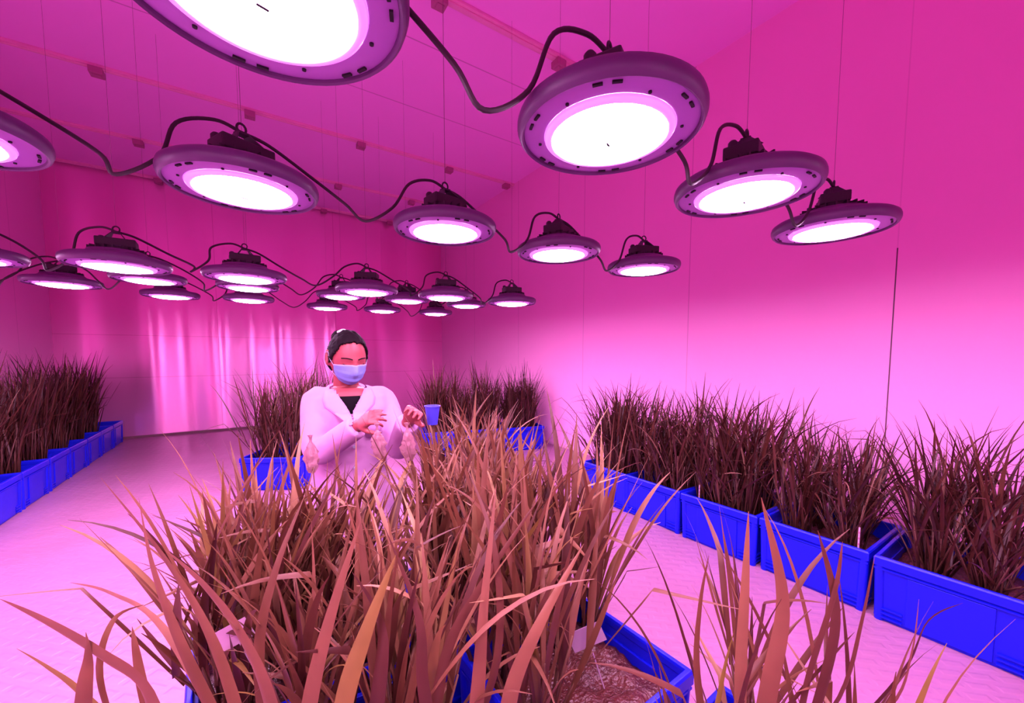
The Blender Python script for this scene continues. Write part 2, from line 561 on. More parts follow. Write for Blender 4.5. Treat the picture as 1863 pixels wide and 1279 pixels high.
LAMPS = [
    ('row nearest the camera', [(-1.05, 0.59, 1.54), (-0.52, 0.60, 1.54), (0.03, 0.60, 1.54), (0.595, 0.562, 1.52), (1.12, 0.566, 1.52), (1.69, 0.558, 1.52)]),  # leftmost lamps here are out of view, added to brighten the left wall
    ('second row from the camera', [(-1.05, 1.27, 1.52), (-0.51, 1.27, 1.52), (0.005, 1.27, 1.52), (0.586, 1.304, 1.52), (1.113, 1.323, 1.52), (1.671, 1.327, 1.52)]),  # first lamp is unseen, put in to light the left wall
    ('third row from the camera', [(-1.49, 2.50, 1.48), (-0.93, 2.52, 1.475), (-0.447, 2.34, 1.465), (0.0, 2.36, 1.465), (0.60, 2.47, 1.465), (1.085, 2.42, 1.465), (1.60, 2.42, 1.465)]),  # first lamp hangs out of sight, added for light on the left wall
    ('fourth row from the camera', [(-1.49, 3.50, 1.52), (-0.93, 3.55, 1.52), (-0.475, 3.16, 1.53), (0.012, 3.16, 1.53), (0.60, 3.24, 1.53), (1.09, 3.2, 1.53), (1.64, 3.22, 1.53)]),  # its first lamp is also an unseen addition that lights the left wall
    ('last row before the end wall', [(-0.475, 3.93, 1.53), (0.016, 3.86, 1.53), (0.63, 4.10, 1.53), (1.13, 4.06, 1.53), (1.68, 4.02, 1.53)]),
    ('added row behind the camera', [(-1.05, -0.19, 1.52), (-0.52, -0.19, 1.52), (0.04, -0.20, 1.52), (0.60, -0.19, 1.52), (1.13, -0.20, 1.52), (1.69, -0.19, 1.52)]),  # unseen continuation of the grid, added to brighten walls and ceiling
]
TIPS = [((0, 0.05)), ]
lamp_objs = []
first = True
rng = random.Random(5)
for ri, (rname, pts) in enumerate(LAMPS):
    row = []
    for i, p in enumerate(pts):
        if first:
            o = lamp0
            first = False
        else:
            o = copy_tree(lamp0)
        o.location = p
        o.rotation_euler = (0, 0, rng.uniform(-0.5, 0.5))
        tag(o, 'round black grow lamp, %s from the left in the %s' % (ordn[i], rname), 'lamp', 'round hanging grow lamps')
        row.append(o)
    lamp_objs.append(row)
for row in lamp_objs:
    for o in row:
        wi = bpy.data.objects.new('suspension_wire', wire_mesh(o.location.z))
        col.objects.link(wi)
        wi.parent = o

# power cables that loop from lamp to lamp
for ri, (rname, pts) in enumerate(LAMPS):
    for i in range(len(pts) - 1):
        a, b = Vector(pts[i]), Vector(pts[i + 1])
        d = b - a
        u = d.normalized()
        side = Vector((-u.y, u.x, 0))
        rr = random.Random(ri * 10 + i)
        sag = rr.uniform(-0.05, 0.0) - (0.05 if ri == 0 and i == 2 else 0)
        ha = a + Vector((0, 0, 0.15))
        hb = b + Vector((0, 0, 0.15))
        P = [ha, ha + u * 0.06 + Vector((0, 0, -0.015)), a + u * 0.16 + side * 0.01 + Vector((0, 0, 0.085)), a + u * 0.25 + Vector((0, 0, 0.04 + sag * 0.5)),
             a.lerp(b, 0.53) + Vector((0, 0, 0.015 + sag)), a.lerp(b, 0.68) + Vector((0, 0, 0.075 + sag)), b - u * 0.13 + Vector((0, 0, 0.135)), b - u * 0.055 + Vector((0, 0, 0.165)), hb]
        o = MB().tube(catmull(P, 7), 0.0045, 8).build('power_cable', M['cable'])
        tag(o, 'power cable sagging between %s and %s lamps of the %s' % (ordn[i], ordn[i + 1], rname), 'cable', 'power cables between the lamps')
a = Vector(LAMPS[3][1][1])
P = [a + Vector((0, 0, 0.15)), a + Vector((-0.1, 0.0, 0.11)), a + Vector((-0.22, -0.02, 0.02)), a + Vector((-0.27, -0.03, -0.08)), a + Vector((-0.36, -0.05, -0.19)), a + Vector((-0.55, -0.1, -0.23)),
     Vector((X0 + 0.25, 3.4, 1.36)), Vector((X0 + 0.004, 3.38, 1.50))]
tag(MB().tube(catmull(P, 7), 0.0045, 8).build('power_cable', M['cable']), 'black power cable drooping from the fourth row towards the left-hand wall', 'cable', 'power cables between the lamps')

# ------------------------------------------------------------------ crates and soil
CW, CL, CH = 0.475, 0.432, 0.27          # across, along, height


def make_crate():
    root = empty('plastic_crate')
    hx, hy, t = CW / 2 - 0.010, CL / 2 - 0.010, 0.006
    m = MB()
    zz = [(0.0, 0.955), (0.015, 0.965), (0.15, 0.985), (CH - 0.004, 1.0)]

    def ring(sx, sy, z): return [(-sx, -sy, z), (sx, -sy, z), (sx, sy, z), (-sx, sy, z)]
    rings = [ring(hx * s, hy * s, z) for z, s in zz] + [ring(hx * s - t, hy * s - t, z if z > 0.001 else 0.010) for z, s in reversed(zz)]
    m.loft(rings)
    m.build('body', M['crate'], root, smooth=False)
    m = MB()
    ox, oy = CW / 2, CL / 2
    prof = [(0.000, 0.232), (0.000, 0.263), (0.004, CH), (0.016, CH), (0.018, 0.262), (0.018, 0.245), (0.012, 0.232)]
    m2 = [ring(ox - d, oy - d, z) for d, z in prof]
    m2.append(m2[0])
    m.loft(m2, caps=False)
    m.build('rim', M['crate'], root, smooth=False, bevel=0.002)
    m = MB()
    m2 = [ring(ox - d, oy - d, z) for d, z in [(0.010, 0.214), (0.003, 0.216), (0.003, 0.222), (0.010, 0.224)]]
    m.loft(m2, caps=False)
    m.build('ledge', M['crate'], root, smooth=False)
    for s, ax in ((1, 0), (-1, 0), (1, 1), (-1, 1)):
        half = (CL if ax == 0 else CW) / 2
        off = (hx if ax == 0 else hy)
        m = MB()
        wz = half * 0.52
        A = [(-wz, 0.012), (wz, 0.012), (wz, 0.212), (-wz, 0.212)]
        out = []
        for d in (-0.012, 0.006):
            for q, z in A:
                o_ = off * (0.965 + 0.03 * z / 0.25) + d
                out.append((s * o_, q, z) if ax == 0 else (q, s * o_, z))
        fs = [(4, 5, 6, 7), (0, 1, 5, 4), (1, 2, 6, 5), (2, 3, 7, 6), (3, 0, 4, 7), (3, 2, 1, 0)]
        m.add(out, fs)
        m.build('side_panel', M['crate'], root, smooth=False, bevel=0.002)
        for e in (-1, 1):
            m = MB()
            for z in (0.016, 0.034, 0.052):
                c = (off * 0.975, e * half * 0.74, z)
                m.box((s * c[0], c[1], z) if ax == 0 else (c[1], s * c[0], z), (0.014, half * 0.36, 0.006) if ax == 0 else (half * 0.36, 0.014, 0.006))
            m.build('base_rib', M['crate'], root, smooth=False)
    for sx in (-1, 1):
        for sy in (-1, 1):
            MB().tube([(sx * (hx * 0.965 - 0.008), sy * (hy * 0.965 - 0.008), 0.0), (sx * (hx - 0.008), sy * (hy - 0.008), 0.235)], 0.017, 10).build('corner_post', M['crate'], root)
    return root


def soil_mesh(seed):
    rr = random.Random(seed)
    n = 26
    hx, hy = CW / 2 - 0.024, CL / 2 - 0.024
    vs, fs = [], []
    for j in range(n):
        for i in range(n):
            x, y = -hx + 2 * hx * i / (n - 1), -hy + 2 * hy * j / (n - 1)
            p = Vector((x * 14 + seed * 7, y * 14, seed))
            z = 0.185 + 0.016 * noise.noise(p) + 0.012 * noise.noise(p * 3.1)
            vs.append((x, y, z))
    for j in range(n - 1):
        for i in range(n - 1):
            fs.append((j * n + i, j * n + i + 1, (j + 1) * n + i + 1, (j + 1) * n + i))
    # closed down to the crate floor
    b = len(vs)
    edge = [i for i in range(n)] + [j * n + n - 1 for j in range(1, n)] + [(n - 1) * n + i for i in range(n - 2, -1, -1)] + [j * n for j in range(n - 2, 0, -1)]
    vs += [(vs[e][0] * 0.96, vs[e][1] * 0.96, 0.012) for e in edge]
    L = len(edge)
    for i in range(L):
        j = (i + 1) % L
        fs.append((edge[j], edge[i], b + i, b + j))
    fs.append(tuple(b + i for i in reversed(range(L))))
    return MB().add(vs, fs).mesh('soil', M['soil'])


soil_me = [soil_mesh(s) for s in (1, 2, 3)]

# ------------------------------------------------------------------ rice plants
def blade(m, base, az, lean, length, width, droop, seg, rr, twist=0.0, kink=None):
    """one long leaf: starts steep, leans and bends over with its weight, folded along the midrib, tapering to a point"""
    p = Vector(base)
    th = lean
    step = length / seg
    dirh = Vector((math.cos(az), math.sin(az), 0))
    rows = []
    for i in range(seg + 1):
        t = i / seg
        d = dirh * math.sin(th) + Vector((0, 0, math.cos(th)))
        wv = Vector((-dirh.y, dirh.x, 0))
        wv = (Matrix.Rotation(twist * t, 3, d) @ wv)
        wd = width * (0.55 + 0.9 * t if t < 0.4 else 0.91 * (1 - ((t - 0.4) / 0.6) ** 1.7)) * 0.5
        wd = max(wd, 0.0004)
        nrm = wv.cross(d)
        rows.append((p - wv * wd + nrm * wd * 0.30, p, p + wv * wd + nrm * wd * 0.30))
        p = p + d * step
        th += droop * (t ** 1.3) / seg * 2.3
        if kink is not None and abs(t - kink[0]) < 0.5 / seg: th += kink[1]
        th = min(th, 2.7)
        az += rr.uniform(-0.05, 0.05)
        dirh = Vector((math.cos(az), math.sin(az), 0))
    vs = [q for r in rows for q in r]
    fs = []
    for i in range(seg):
        a, b = i * 3, i * 3 + 3
        fs += [(a, a + 1, b + 1, b), (a + 1, a + 2, b + 2, b + 1)]
    m.add(vs, fs)


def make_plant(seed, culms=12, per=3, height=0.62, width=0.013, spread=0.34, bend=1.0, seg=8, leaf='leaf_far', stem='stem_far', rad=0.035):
    rr = random.Random(seed)
    root = empty('rice_plant')
    lv, st = MB(), MB()
    for c in range(culms):
        a = rr.uniform(0, 2 * PI)
        r0 = rad * math.sqrt(rr.random())
        b = Vector((r0 * math.cos(a), r0 * math.sin(a), -0.02))
        lean = abs(rr.gauss(0, 1)) * spread * 0.5 + 0.03
        h = height * rr.uniform(0.30, 0.52)
        az = a + rr.gauss(0, 0.5)
        top = b + Vector((math.cos(az) * math.sin(lean), math.sin(az) * math.sin(lean), math.cos(lean))) * h
        mid = b.lerp(top, 0.5) + Vector((0, 0, 0.01))
        st.tube([b, mid, top], [0.0042, 0.0036, 0.0022], 5)
        for k in range(per):
            f = (k + 0.6) / per
            q = b.lerp(top, 0.25 + 0.72 * f)
            laz = az + rr.gauss(0, 0.9) + (PI if k % 2 else 0) * 0.6
            L = height * rr.uniform(0.45, 0.78) * (0.8 if k == 0 else 1.0)
            dr = abs(rr.gauss(0.35, 0.5)) * bend * (1.5 if k == 0 else 1.0)
            kink = (rr.uniform(0.4, 0.7), rr.uniform(0.5, 1.1)) if rr.random() < 0.14 * bend else None
            blade(lv, q, laz, lean * 0.7 + rr.uniform(0.04, 0.30), L, width * rr.uniform(0.7, 1.2), dr, seg, rr, rr.uniform(-1.2, 1.2), kink)
    lv.build('leaves', M[leaf], root, sharp=0)
    st.build('stems', M[stem], root, sharp=0)
    return root


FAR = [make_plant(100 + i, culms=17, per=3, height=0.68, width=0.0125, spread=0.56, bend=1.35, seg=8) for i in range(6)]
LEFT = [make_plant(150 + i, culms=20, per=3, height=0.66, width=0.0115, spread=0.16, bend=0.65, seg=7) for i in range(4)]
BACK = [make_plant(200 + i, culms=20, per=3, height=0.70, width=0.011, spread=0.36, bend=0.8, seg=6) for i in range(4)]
NEAR = [make_plant(300 + i, culms=13, per=4, height=0.66, width=0.020, spread=0.42, bend=0.95, seg=12, leaf='leaf_near', stem='stem_near') for i in range(7)]
SPARSE = [make_plant(400 + i, culms=5, per=3, height=0.62, width=0.014, spread=0.36, bend=0.6, seg=12, leaf='leaf_near', stem='stem_near') for i in range(3)]
used = set()


def put_plant(proto, loc, rz, s, label, group):
    if proto.name not in used:
        used.add(proto.name)
        o = proto
    else:
        o = copy_tree(proto)
    o.location = loc
    o.rotation_euler = (0, 0, rz)
    o.scale = (s, s, s)
    tag(o, label, 'plant', group)
    return o


crate0 = make_crate()
first_crate = [True]


def crate(x, y, rz, where, protos, grid=(3, 2), size=1.0, seed=0, jitter=0.03, dry=False):
    if first_crate[0]:
        o = crate0
        first_crate[0] = False
    else:
        o = copy_tree(crate0)
    o.location = (x, y, 0.001)
    o.rotation_euler = (0, 0, rz)
    tag(o, 'blue plastic crate, ' + where, 'crate', 'blue plastic planting crates')
    rr = random.Random(seed * 31 + 7)
    if dry is None: return o
    s = bpy.data.objects.new('soil', soil_me[seed % 3])
    col.objects.link(s)
    s.location = (x, y, 0.001)
    s.rotation_euler = (0, 0, rz)
    tag(s, 'brown wet soil inside the blue crate, ' + where, 'soil', kind='stuff')
    if protos is None: return o
    rot = Matrix.Rotation(rz, 3, 'Z')
    if isinstance(grid, list):
        cells = [Vector((a, b, 0)) for a, b in grid]
    else:
        nx, ny = grid
        cells = [Vector(((i + 0.5) / nx * (CW - 0.10) - (CW - 0.10) / 2 + rr.uniform(-jitter, jitter), (j + 0.5) / ny * (CL - 0.09) - (CL - 0.09) / 2 + rr.uniform(-jitter, jitter), 0))
                 for i in range(nx) for j in range(ny)]
    if True:
        for q in cells:
            p = Vector((x, y, 0.185)) + rot @ q
            put_plant(protos[rr.randrange(len(protos))], p, rr.uniform(0, 2 * PI), size * rr.uniform(0.86, 1.12), 'rice plant in the crate, ' + where, 'rice plants in the crate, ' + where)
    return o


# crates along the long wall on the right-hand side
ys = [2.02, 1.605, 1.168, 0.727, 0.283]
for i, y in enumerate(ys):
    crate(2.372 + (0.0, 0.004, -0.003, 0.003, -0.004)[i], y, (0.01, -0.008, 0.006, -0.006, 0.008)[i], '%s from the far end in the long right-hand row' % ordn[i], FAR, (3, 2) if i > 2 else (3, 3), 1.0 if i < 3 else 0.97, 20 + i)
# crates along the wall on the left-hand side
for i in range(8):
    y = 6.63 - 0.445 * i
    crate(-1.60, y, (0.012, -0.01, 0.008, -0.006)[i % 4], '%s from the far end in the left-hand row' % ordn[i], LEFT if i > 0 else None, [(-0.03, -0.12), (0.0, 0.0), (-0.03, 0.12), (0.08, -0.11), (0.10, 0.03), (0.07, 0.13)], 1.18, 40 + i)
# crates standing at the back
crate(0.21, 3.87, R(-30), 'alone at the back behind the person', BACK, (3, 2), 1.08, 60)
crate(0.50, 4.33, R(-30), 'farther back and half hidden behind the person', BACK, (3, 2), 1.08, 61)
crate(2.655, 3.86, R(-15), 'first from the long wall in the back group', BACK, (3, 3), 1.0, 62)
crate(2.215, 3.98, R(-15), 'second from the long wall in the back group', BACK, (3, 3), 1.0, 63)
crate(1.775, 4.10, R(-15), 'third from the long wall in the back group', BACK, (3, 3), 1.08, 64)
# the middle bed in front of the camera
crate(0.70, 0.765, R(2), 'with bare wet soil in the middle bed', NEAR, [(-0.17, 0.13), (-0.06, 0.16), (0.06, 0.16), (0.17, 0.12), (-0.15, -0.04)], 0.98, 70)
crate(0.675, 1.235, R(-3), 'second in the middle bed, before the person', NEAR, (3, 3), 1.0, 71)
crate(0.07, 1.25, R(4), 'at the aisle side of the middle bed', NEAR, (3, 3), 1.0, 72)
crate(0.11, 0.765, R(-4), 'closest to the camera on aisle side', NEAR, [(0.0, 0.12), (0.15, 0.13), (0.12, -0.05)], 0.95, 73)
crate(0.74, 0.27, R(3), 'closest to the camera in middle bed', SPARSE, [(-0.12, 0.06), (0.02, 0.10), (0.10, -0.06), (-0.05, -0.10), (0.17, 0.10)], 1.0, 74)
crate(0.93, 1.78, R(-6), 'at far end of the middle bed', NEAR, (3, 2), 1.0, 75)


def big_plant(base, leaves, where):
    """a plant with broad leaves, each traced through its own points in the room"""
    root = empty('rice_plant', base)
    B = Vector(base)
    lv, st = MB(), MB()
    rr = random.Random(len(leaves))
    for wd, pts in leaves:
        P = [pix(*p) - B for p in pts]
        q0 = Vector((rr.uniform(-0.02, 0.02), rr.uniform(-0.02, 0.02), -0.02))
        st.tube([q0, q0.lerp(P[0], 0.5), P[0]], [0.0055, 0.005, 0.0035], 6)
        C_ = catmull([q0.lerp(P[0], 0.55)] + P, 6)
        rows = []
        n = len(C_) - 1
        for i, p in enumerate(C_):
            t = i / n
            d = (C_[min(i + 1, n)] - C_[max(i - 1, 0)]).normalized()
            wv = d.cross(FH + Vector((0, 0, 0.15)) + RT * 0.35 * math.sin(3 * t + wd * 200)).normalized()
            h = wd * 0.5 * (min(1, 0.45 + 1.6 * t) if t < 0.4 else (1 - ((t - 0.4) / 0.6) ** 1.9))
            h = max(h, 0.0004)
            nr = wv.cross(d)
            rows.append((p - wv * h + nr * h * 0.28, p, p + wv * h + nr * h * 0.28))
        vs = [q for r in rows for q in r]
        fs = []
        for i in range(n):
            a, b = i * 3, i * 3 + 3
            fs += [(a, a + 1, b + 1, b), (a + 1, a + 2, b + 2, b + 1)]
        lv.add(vs, fs)
    lv.build('leaves', M['leaf_near'], root, sharp=0)
    st.build('stems', M['stem_near'], root, sharp=0)
    tag(root, 'rice plant in the crate, ' + where, 'plant', 'rice plants in the crate, ' + where)


big_plant((-0.06, 0.70, 0.19), [
    (0.030, [(300, 1400, .52), (262, 1262, .50), (180, 1195, .50), (85, 1135, .52), (0, 1090, .54)]),
    (0.020, [(150, 1400, .52), (150, 1270, .50), (158, 1200, .50), (156, 1150, .50)]),
    (0.012, [(260, 1380, .56), (150, 1265, .55), (85, 1215, .56), (30, 1180, .58)]),
    (0.010, [(230, 1380, .54), (180, 1235, .52), (205, 1130, .54), (262, 1100, .57)]),
    (0.016, [(300, 1400, .56), (262, 1270, .56), (245, 1180, .57), (240, 1140, .58)]),
], 'closest to the camera on aisle side')
big_plant((0.07, 0.70, 0.19), [
    (0.030, [(520, 1420, .58), (482, 1262, .57), (430, 1150, .59), (365, 1062, .62), (300, 1000, .66)]),
    (0.030, [(545, 1420, .58), (562, 1270, .58), (600, 1120, .60), (655, 950, .64)]),
    (0.034, [(600, 1420, .58), (625, 1270, .58), (665, 1150, .60), (720, 1010, .64)]),
    (0.022, [(470, 1420, .62), (390, 1180, .66), (300, 1020, .72), (182, 868, .80)]),
    (0.022, [(450, 1420, .64), (330, 1180, .66), (275, 1030, .70), (252, 905, .76)]),
    (0.018, [(500, 1420, .62), (470, 1200, .64), (500, 1040, .68), (555, 900, .74)]),
    (0.024, [(660, 1420, .60), (690, 1240, .60), (690, 1130, .62), (640, 1040, .66)]),
    (0.016, [(440, 1400, .64), (300, 1150, .68), (200, 1080, .74), (128, 1060, .80)]),
], 'closest to the camera on aisle side')
big_plant((0.24, 0.66, 0.19), [
    (0.024, [(850, 1420, .60), (868, 1270, .60), (880, 1100, .63), (903, 880, .70)]),
    (0.026, [(905, 1420, .60), (930, 1260, .60), (985, 1130, .62), (1062, 990, .68)]),
    (0.020, [(800, 1420, .60), (770, 1250, .60), (760, 1120, .62), (700, 960, .68)]),
    (0.020, [(780, 1420, .62), (810, 1200, .64), (880, 1060, .68), (985, 900, .76)]),
    (0.016, [(830, 1420, .62), (905, 1200, .66), (900, 1000, .70), (850, 850, .78)]),
], 'closest to the camera on aisle side')
big_plant((0.68, 0.30, 0.19), [
    (0.028, [(1370, 1420, .58), (1402, 1250, .58), (1425, 1090, .60), (1385, 905, .62)]),
    (0.022, [(1350, 1420, .58), (1350, 1230, .58), (1356, 1080, .60), (1362, 930, .62)]),
    (0.022, [(1440, 1420, .58), (1500, 1250, .58), (1522, 1110, .60), (1488, 965, .62)]),
    (0.018, [(1440, 1420, .58), (1470, 1250, .58), (1520, 1080, .60), (1533, 985, .62)]),
    (0.016, [(1420, 1420, .58), (1530, 1270, .60), (1570, 1130, .62), (1592, 1010, .66)]),
    (0.010, [(1470, 1420, .60), (1640, 1230, .62), (1690, 1130, .66), (1752, 1097, .70)]),
    (0.012, [(1460, 1420, .58), (1620, 1290, .58), (1660, 1190, .60), (1672, 1090, .62)]),
    (0.014, [(1300, 1420, .58), (1270, 1230, .60), (1275, 1100, .62), (1290, 1010, .64)]),
    (0.014, [(1330, 1420, .58), (1450, 1270, .58), (1520, 1190, .60), (1555, 1150, .62)]),
], 'closest to the camera in middle bed')

# ------------------------------------------------------------------ white plant tags
def plant_tag(loc, rz, tilt, wd, hh, stake, label, name='plant_tag'):
    root = empty(name, loc, rz)
    rot = Matrix.Rotation(tilt, 3, 'Y')
    m = MB()
    m.box(rot @ Vector((0, 0, stake + hh / 2)), (wd, 0.0012, hh), rot)
    m.build('label_plate', M['tag'], root, smooth=False)
    m = MB()
    m.tube([(0, 0, -0.05), rot @ Vector((0, 0, stake + 0.004))], 0.0022, 6)
    m.build('stake', M['tag'], root)
    tag(root, label, 'plant tag', 'white plant tags')
    return root


# ------------------------------------------------------------------ person
def remesh(mb, name, mat, voxel, smooth=6, parent=None, cut=None):
    me = mb.mesh(name + '_src', mat)
    tmp = bpy.data.objects.new(name + '_src', me)
    col.objects.link(tmp)
    r = tmp.modifiers.new('r', 'REMESH')
    r.mode = 'VOXEL'
    r.voxel_size = voxel
    s = tmp.modifiers.new('s', 'SMOOTH')
    s.factor = 0.5
    s.iterations = smooth
    dg = bpy.context.evaluated_depsgraph_get()
    out = bpy.data.meshes.new_from_object(tmp.evaluated_get(dg))
    bpy.data.objects.remove(tmp)
    if cut:
        bm = bmesh.new()
        bm.from_mesh(out)
        bmesh.ops.delete(bm, geom=[f for f in bm.faces if cut(f.calc_center_median())], context='FACES')
        bm.to_mesh(out)
        bm.free()
    out.name = name
    for p in out.polygons: p.use_smooth = True
    o = bpy.data.objects.new(name, out)
    col.objects.link(o)
    o.parent = parent
    return o


PB = pix(633, 700, 1.78)
PB.z = 0
person = empty('person', PB)
tag(person, 'person in a white lab coat and pale blue face mask kneeling behind the rice plants', 'person')
BY = R(25)
FWD = (-FH * math.cos(BY) + RT * math.sin(BY))
SIDE = (RT * math.cos(BY) + FH * math.sin(BY))
UP = Vector((0, 0, 1))


def L(x, y, d):
    """pixel and distance -> the person's own coordinates"""
    return pix(x, y, d) - PB


def ell(c, a, b, n=28, sq=2.3, s=SIDE, f=FWD):
    out = []
    for i in range(n):
        t = 2 * PI * i / n
        ct, stt = math.cos(t), math.sin(t)
        out.append(c + s * (a * math.copysign(abs(ct) ** (2 / sq), ct)) + f * (b * math.copysign(abs(stt) ** (2 / sq), stt)))
    return out


def body_c(z, f=0.0, s=0.0):
    return UP * z + FWD * (f + max(0, z - 0.5) * 0.09) + SIDE * s


SH_R, SH_L = L(575, 728, 1.70), L(697, 727, 1.84)
EL_R, WR_R = L(578, 820, 1.58), L(651, 775, 1.52)
EL_L, WR_L = L(724, 812, 1.74), L(742, 768, 1.57)
HEAD = L(632, 652, 1.745)
NECK = L(630, 716, 1.79)
HYAW, HP = R(42), R(17)
HF0 = (-FH * math.cos(HYAW) + RT * math.sin(HYAW))
HS = (RT * math.cos(HYAW) + FH * math.sin(HYAW))            # the person's own left
HFW = (HF0 * math.cos(HP) - UP * math.sin(HP)).normalized()
HUP = (UP * math.cos(HP) + HF0 * math.sin(HP)).normalized()


def head_r(x, y, z):
    """surface point of the head along unit direction (x left, y forward, z up)"""
    rx, ry, rz = 0.0735, 0.093, 0.116
    k = 1.0 / math.sqrt((x / rx) ** 2 + (y / ry) ** 2 + (z / rz) ** 2)
    p = Vector((x * k, y * k, z * k))
    if p.z < 0:
        t = min(1, -p.z / rz)
        p.x *= 1 - 0.30 * t ** 1.5
        if p.y < 0: p.y *= 1 - 0.45 * t
        else: p.y *= 1 + 0.06 * t * (1 - t)
    if p.y > 0:
        g = lambda cx, cz, sx, sz: math.exp(-((p.x - cx) / sx) ** 2 - ((p.z - cz) / sz) ** 2)
        nose = g(0, -0.028, 0.011, 0.016) * 0.020 + g(0, -0.006, 0.009, 0.020) * 0.010
        brow = g(0.028, 0.020, 0.022, 0.008) * 0.004 + g(-0.028, 0.020, 0.022, 0.008) * 0.004
        eye = -(g(0.030, 0.004, 0.015, 0.010) + g(-0.030, 0.004, 0.015, 0.010)) * 0.007
        lid = (g(0.030, 0.002, 0.011, 0.006) + g(-0.030, 0.002, 0.011, 0.006)) * 0.004
        lips = g(0, -0.062, 0.020, 0.007) * 0.006
        chin = g(0, -0.098, 0.020, 0.014) * 0.006
        p.y += (nose + brow + eye + lid + lips + chin) * min(1, p.y / 0.05)
    return p


def hd(p):
    return HEAD + HS * p.x + HFW * p.y + HUP * p.z


def head_patch(m, off, keep, nu=72, nv=54, mi=0):
    idx = {}
    vs, fs = [], []
    for j in range(nv + 1):
        ph = -PI / 2 + PI * j / nv
        for i in range(nu):
            th = 2 * PI * i / nu
            d = Vector((math.sin(th) * math.cos(ph), math.cos(th) * math.cos(ph), math.sin(ph)))
            o = off(d) if callable(off) else off
            p = head_r(*d)
            idx[(i, j)] = len(vs)
            vs.append(hd(p + d * o))
    for j in range(nv):
        ph = -PI / 2 + PI * (j + 0.5) / nv
        for i in range(nu):
            th = 2 * PI * (i + 0.5) / nu
            d = Vector((math.sin(th) * math.cos(ph), math.cos(th) * math.cos(ph), math.sin(ph)))
            if keep(d, th, ph):
                k = (i + 1) % nu
                fs.append((idx[(i, j)], idx[(k, j)], idx[(k, j + 1)], idx[(i, j + 1)]))
    m.add(vs, fs, mi)


def hand(m, wrist, xdir, nrm, curls, side=1, thumb=0.3, sc_=1.0):
    X = xdir.normalized()
    Nn = (nrm - X * nrm.dot(X)).normalized()
    S = Nn.cross(X) * side
    rings = []
    for t, a, b in ((-0.02, 0.024, 0.020), (0.0, 0.026, 0.019), (0.025, 0.034, 0.018), (0.055, 0.039, 0.016), (0.082, 0.038, 0.012)):
        rings.append(ell(wrist + X * t * sc_, a * sc_, b * sc_, 16, 2.6, S, Nn))
    if side < 0: rings = [list(reversed(r)) for r in rings]
    m.loft(rings)
    for k, (o, ln, r) in enumerate(((0.029, 0.066, 0.0085), (0.010, 0.074, 0.0088), (-0.010, 0.069, 0.0084), (-0.028, 0.054, 0.0076))):
        p = wrist + (X * 0.074 + S * o) * sc_
        d = X + S * (o * 2.2)
        d.normalize()
        pts = [p]
        for q, fr in enumerate((0.45, 0.31, 0.24)):
            d = (Matrix.Rotation(curls[k] * (0.9, 1.0, 0.7)[q], 3, (d.cross(Nn)).normalized()) @ d)
            p = p + d * ln * fr * sc_
            pts.append(p)
        m.tube(pts, [r * sc_, r * 0.95 * sc_, r * 0.85 * sc_, r * 0.72 * sc_], 10, dome=True)
    p = wrist + (X * 0.020 + S * 0.026) * sc_
    d = (X * 0.62 + S * 0.62 + Nn * thumb).normalized()
    pts = [p, p + d * 0.034 * sc_]
    d = (d + X * 0.35 + Nn * 0.25 - S * 0.15).normalized(); pts.append(pts[-1] + d * 0.030 * sc_)
    d = (d + X * 0.25 + Nn * 0.2 - S * 0.25).normalized(); pts.append(pts[-1] + d * 0.024 * sc_)
    m.tube(pts, [0.0135 * sc_, 0.0115 * sc_, 0.010 * sc_, 0.008 * sc_], 10, dome=True)


# one continuous body: head, neck, trunk, arms, hands and legs
bm_ = MB()
head_patch(bm_, 0.0, lambda d, th, ph: True)
for s in (-1, 1):     # ears
    e = hd(Vector((s * 0.073, -0.012, 0.0)))
    bm_.tube([e + HUP * (0.032 * math.cos(t)) + HFW * (-0.006 + 0.017 * math.sin(t)) + HS * s * 0.006 for t in [i * 2 * PI / 12 for i in range(13)]], 0.0055, 8)
    bm_.tube([e + HUP * -0.024, e + HUP * 0.022 - HFW * 0.006], 0.011, 10, dome=True)
bm_.tube([NECK - UP * 0.05, NECK, NECK.lerp(HEAD, 0.5) - HFW * 0.01, HEAD - HUP * 0.03 - HFW * 0.018], [0.062, 0.056, 0.052, 0.055], 18)
bm_.loft([ell(body_c(z, f), a, b) for z, f, a, b in ((0.42, 0, 0.13, 0.10), (0.50, 0, 0.155, 0.115), (0.62, 0, 0.125, 0.095), (0.74, 0, 0.135, 0.10), (0.84, 0.0, 0.145, 0.10), (0.90, -0.005, 0.145, 0.085), (0.94, -0.01, 0.10, 0.06), (0.955, -0.01, 0.06, 0.045))])
HAND_R_DIR = (L(692, 744, 1.46) - L(655, 770, 1.515)).normalized()
HAND_L_DIR = (L(762, 735, 1.49) - WR_L).normalized()
for s, sh, el, wr, hdv in ((-1, SH_R, EL_R, WR_R, HAND_R_DIR), (1, SH_L, EL_L, WR_L, HAND_L_DIR)):
    bm_.tube([body_c(0.885, -0.01, s * 0.09), sh, sh.lerp(el, 0.5), el, el.lerp(wr, 0.4), wr, wr + hdv * 0.01], [0.05, 0.047, 0.042, 0.036, 0.036, 0.025, 0.024], 14, dome=True)
hand(bm_, WR_R + HAND_R_DIR * 0.012, HAND_R_DIR, (UP * -0.5 + FH * 0.62 + RT * 0.3), (0.78, 0.62, 0.52, 0.44), 1, 0.55, 0.90)
hand(bm_, WR_L + HAND_L_DIR * 0.012, HAND_L_DIR, (-RT * 0.3 + FH * -0.2 - UP * 0.5), (0.62, 0.66, 0.7, 0.75), -1, 0.5, 0.96)
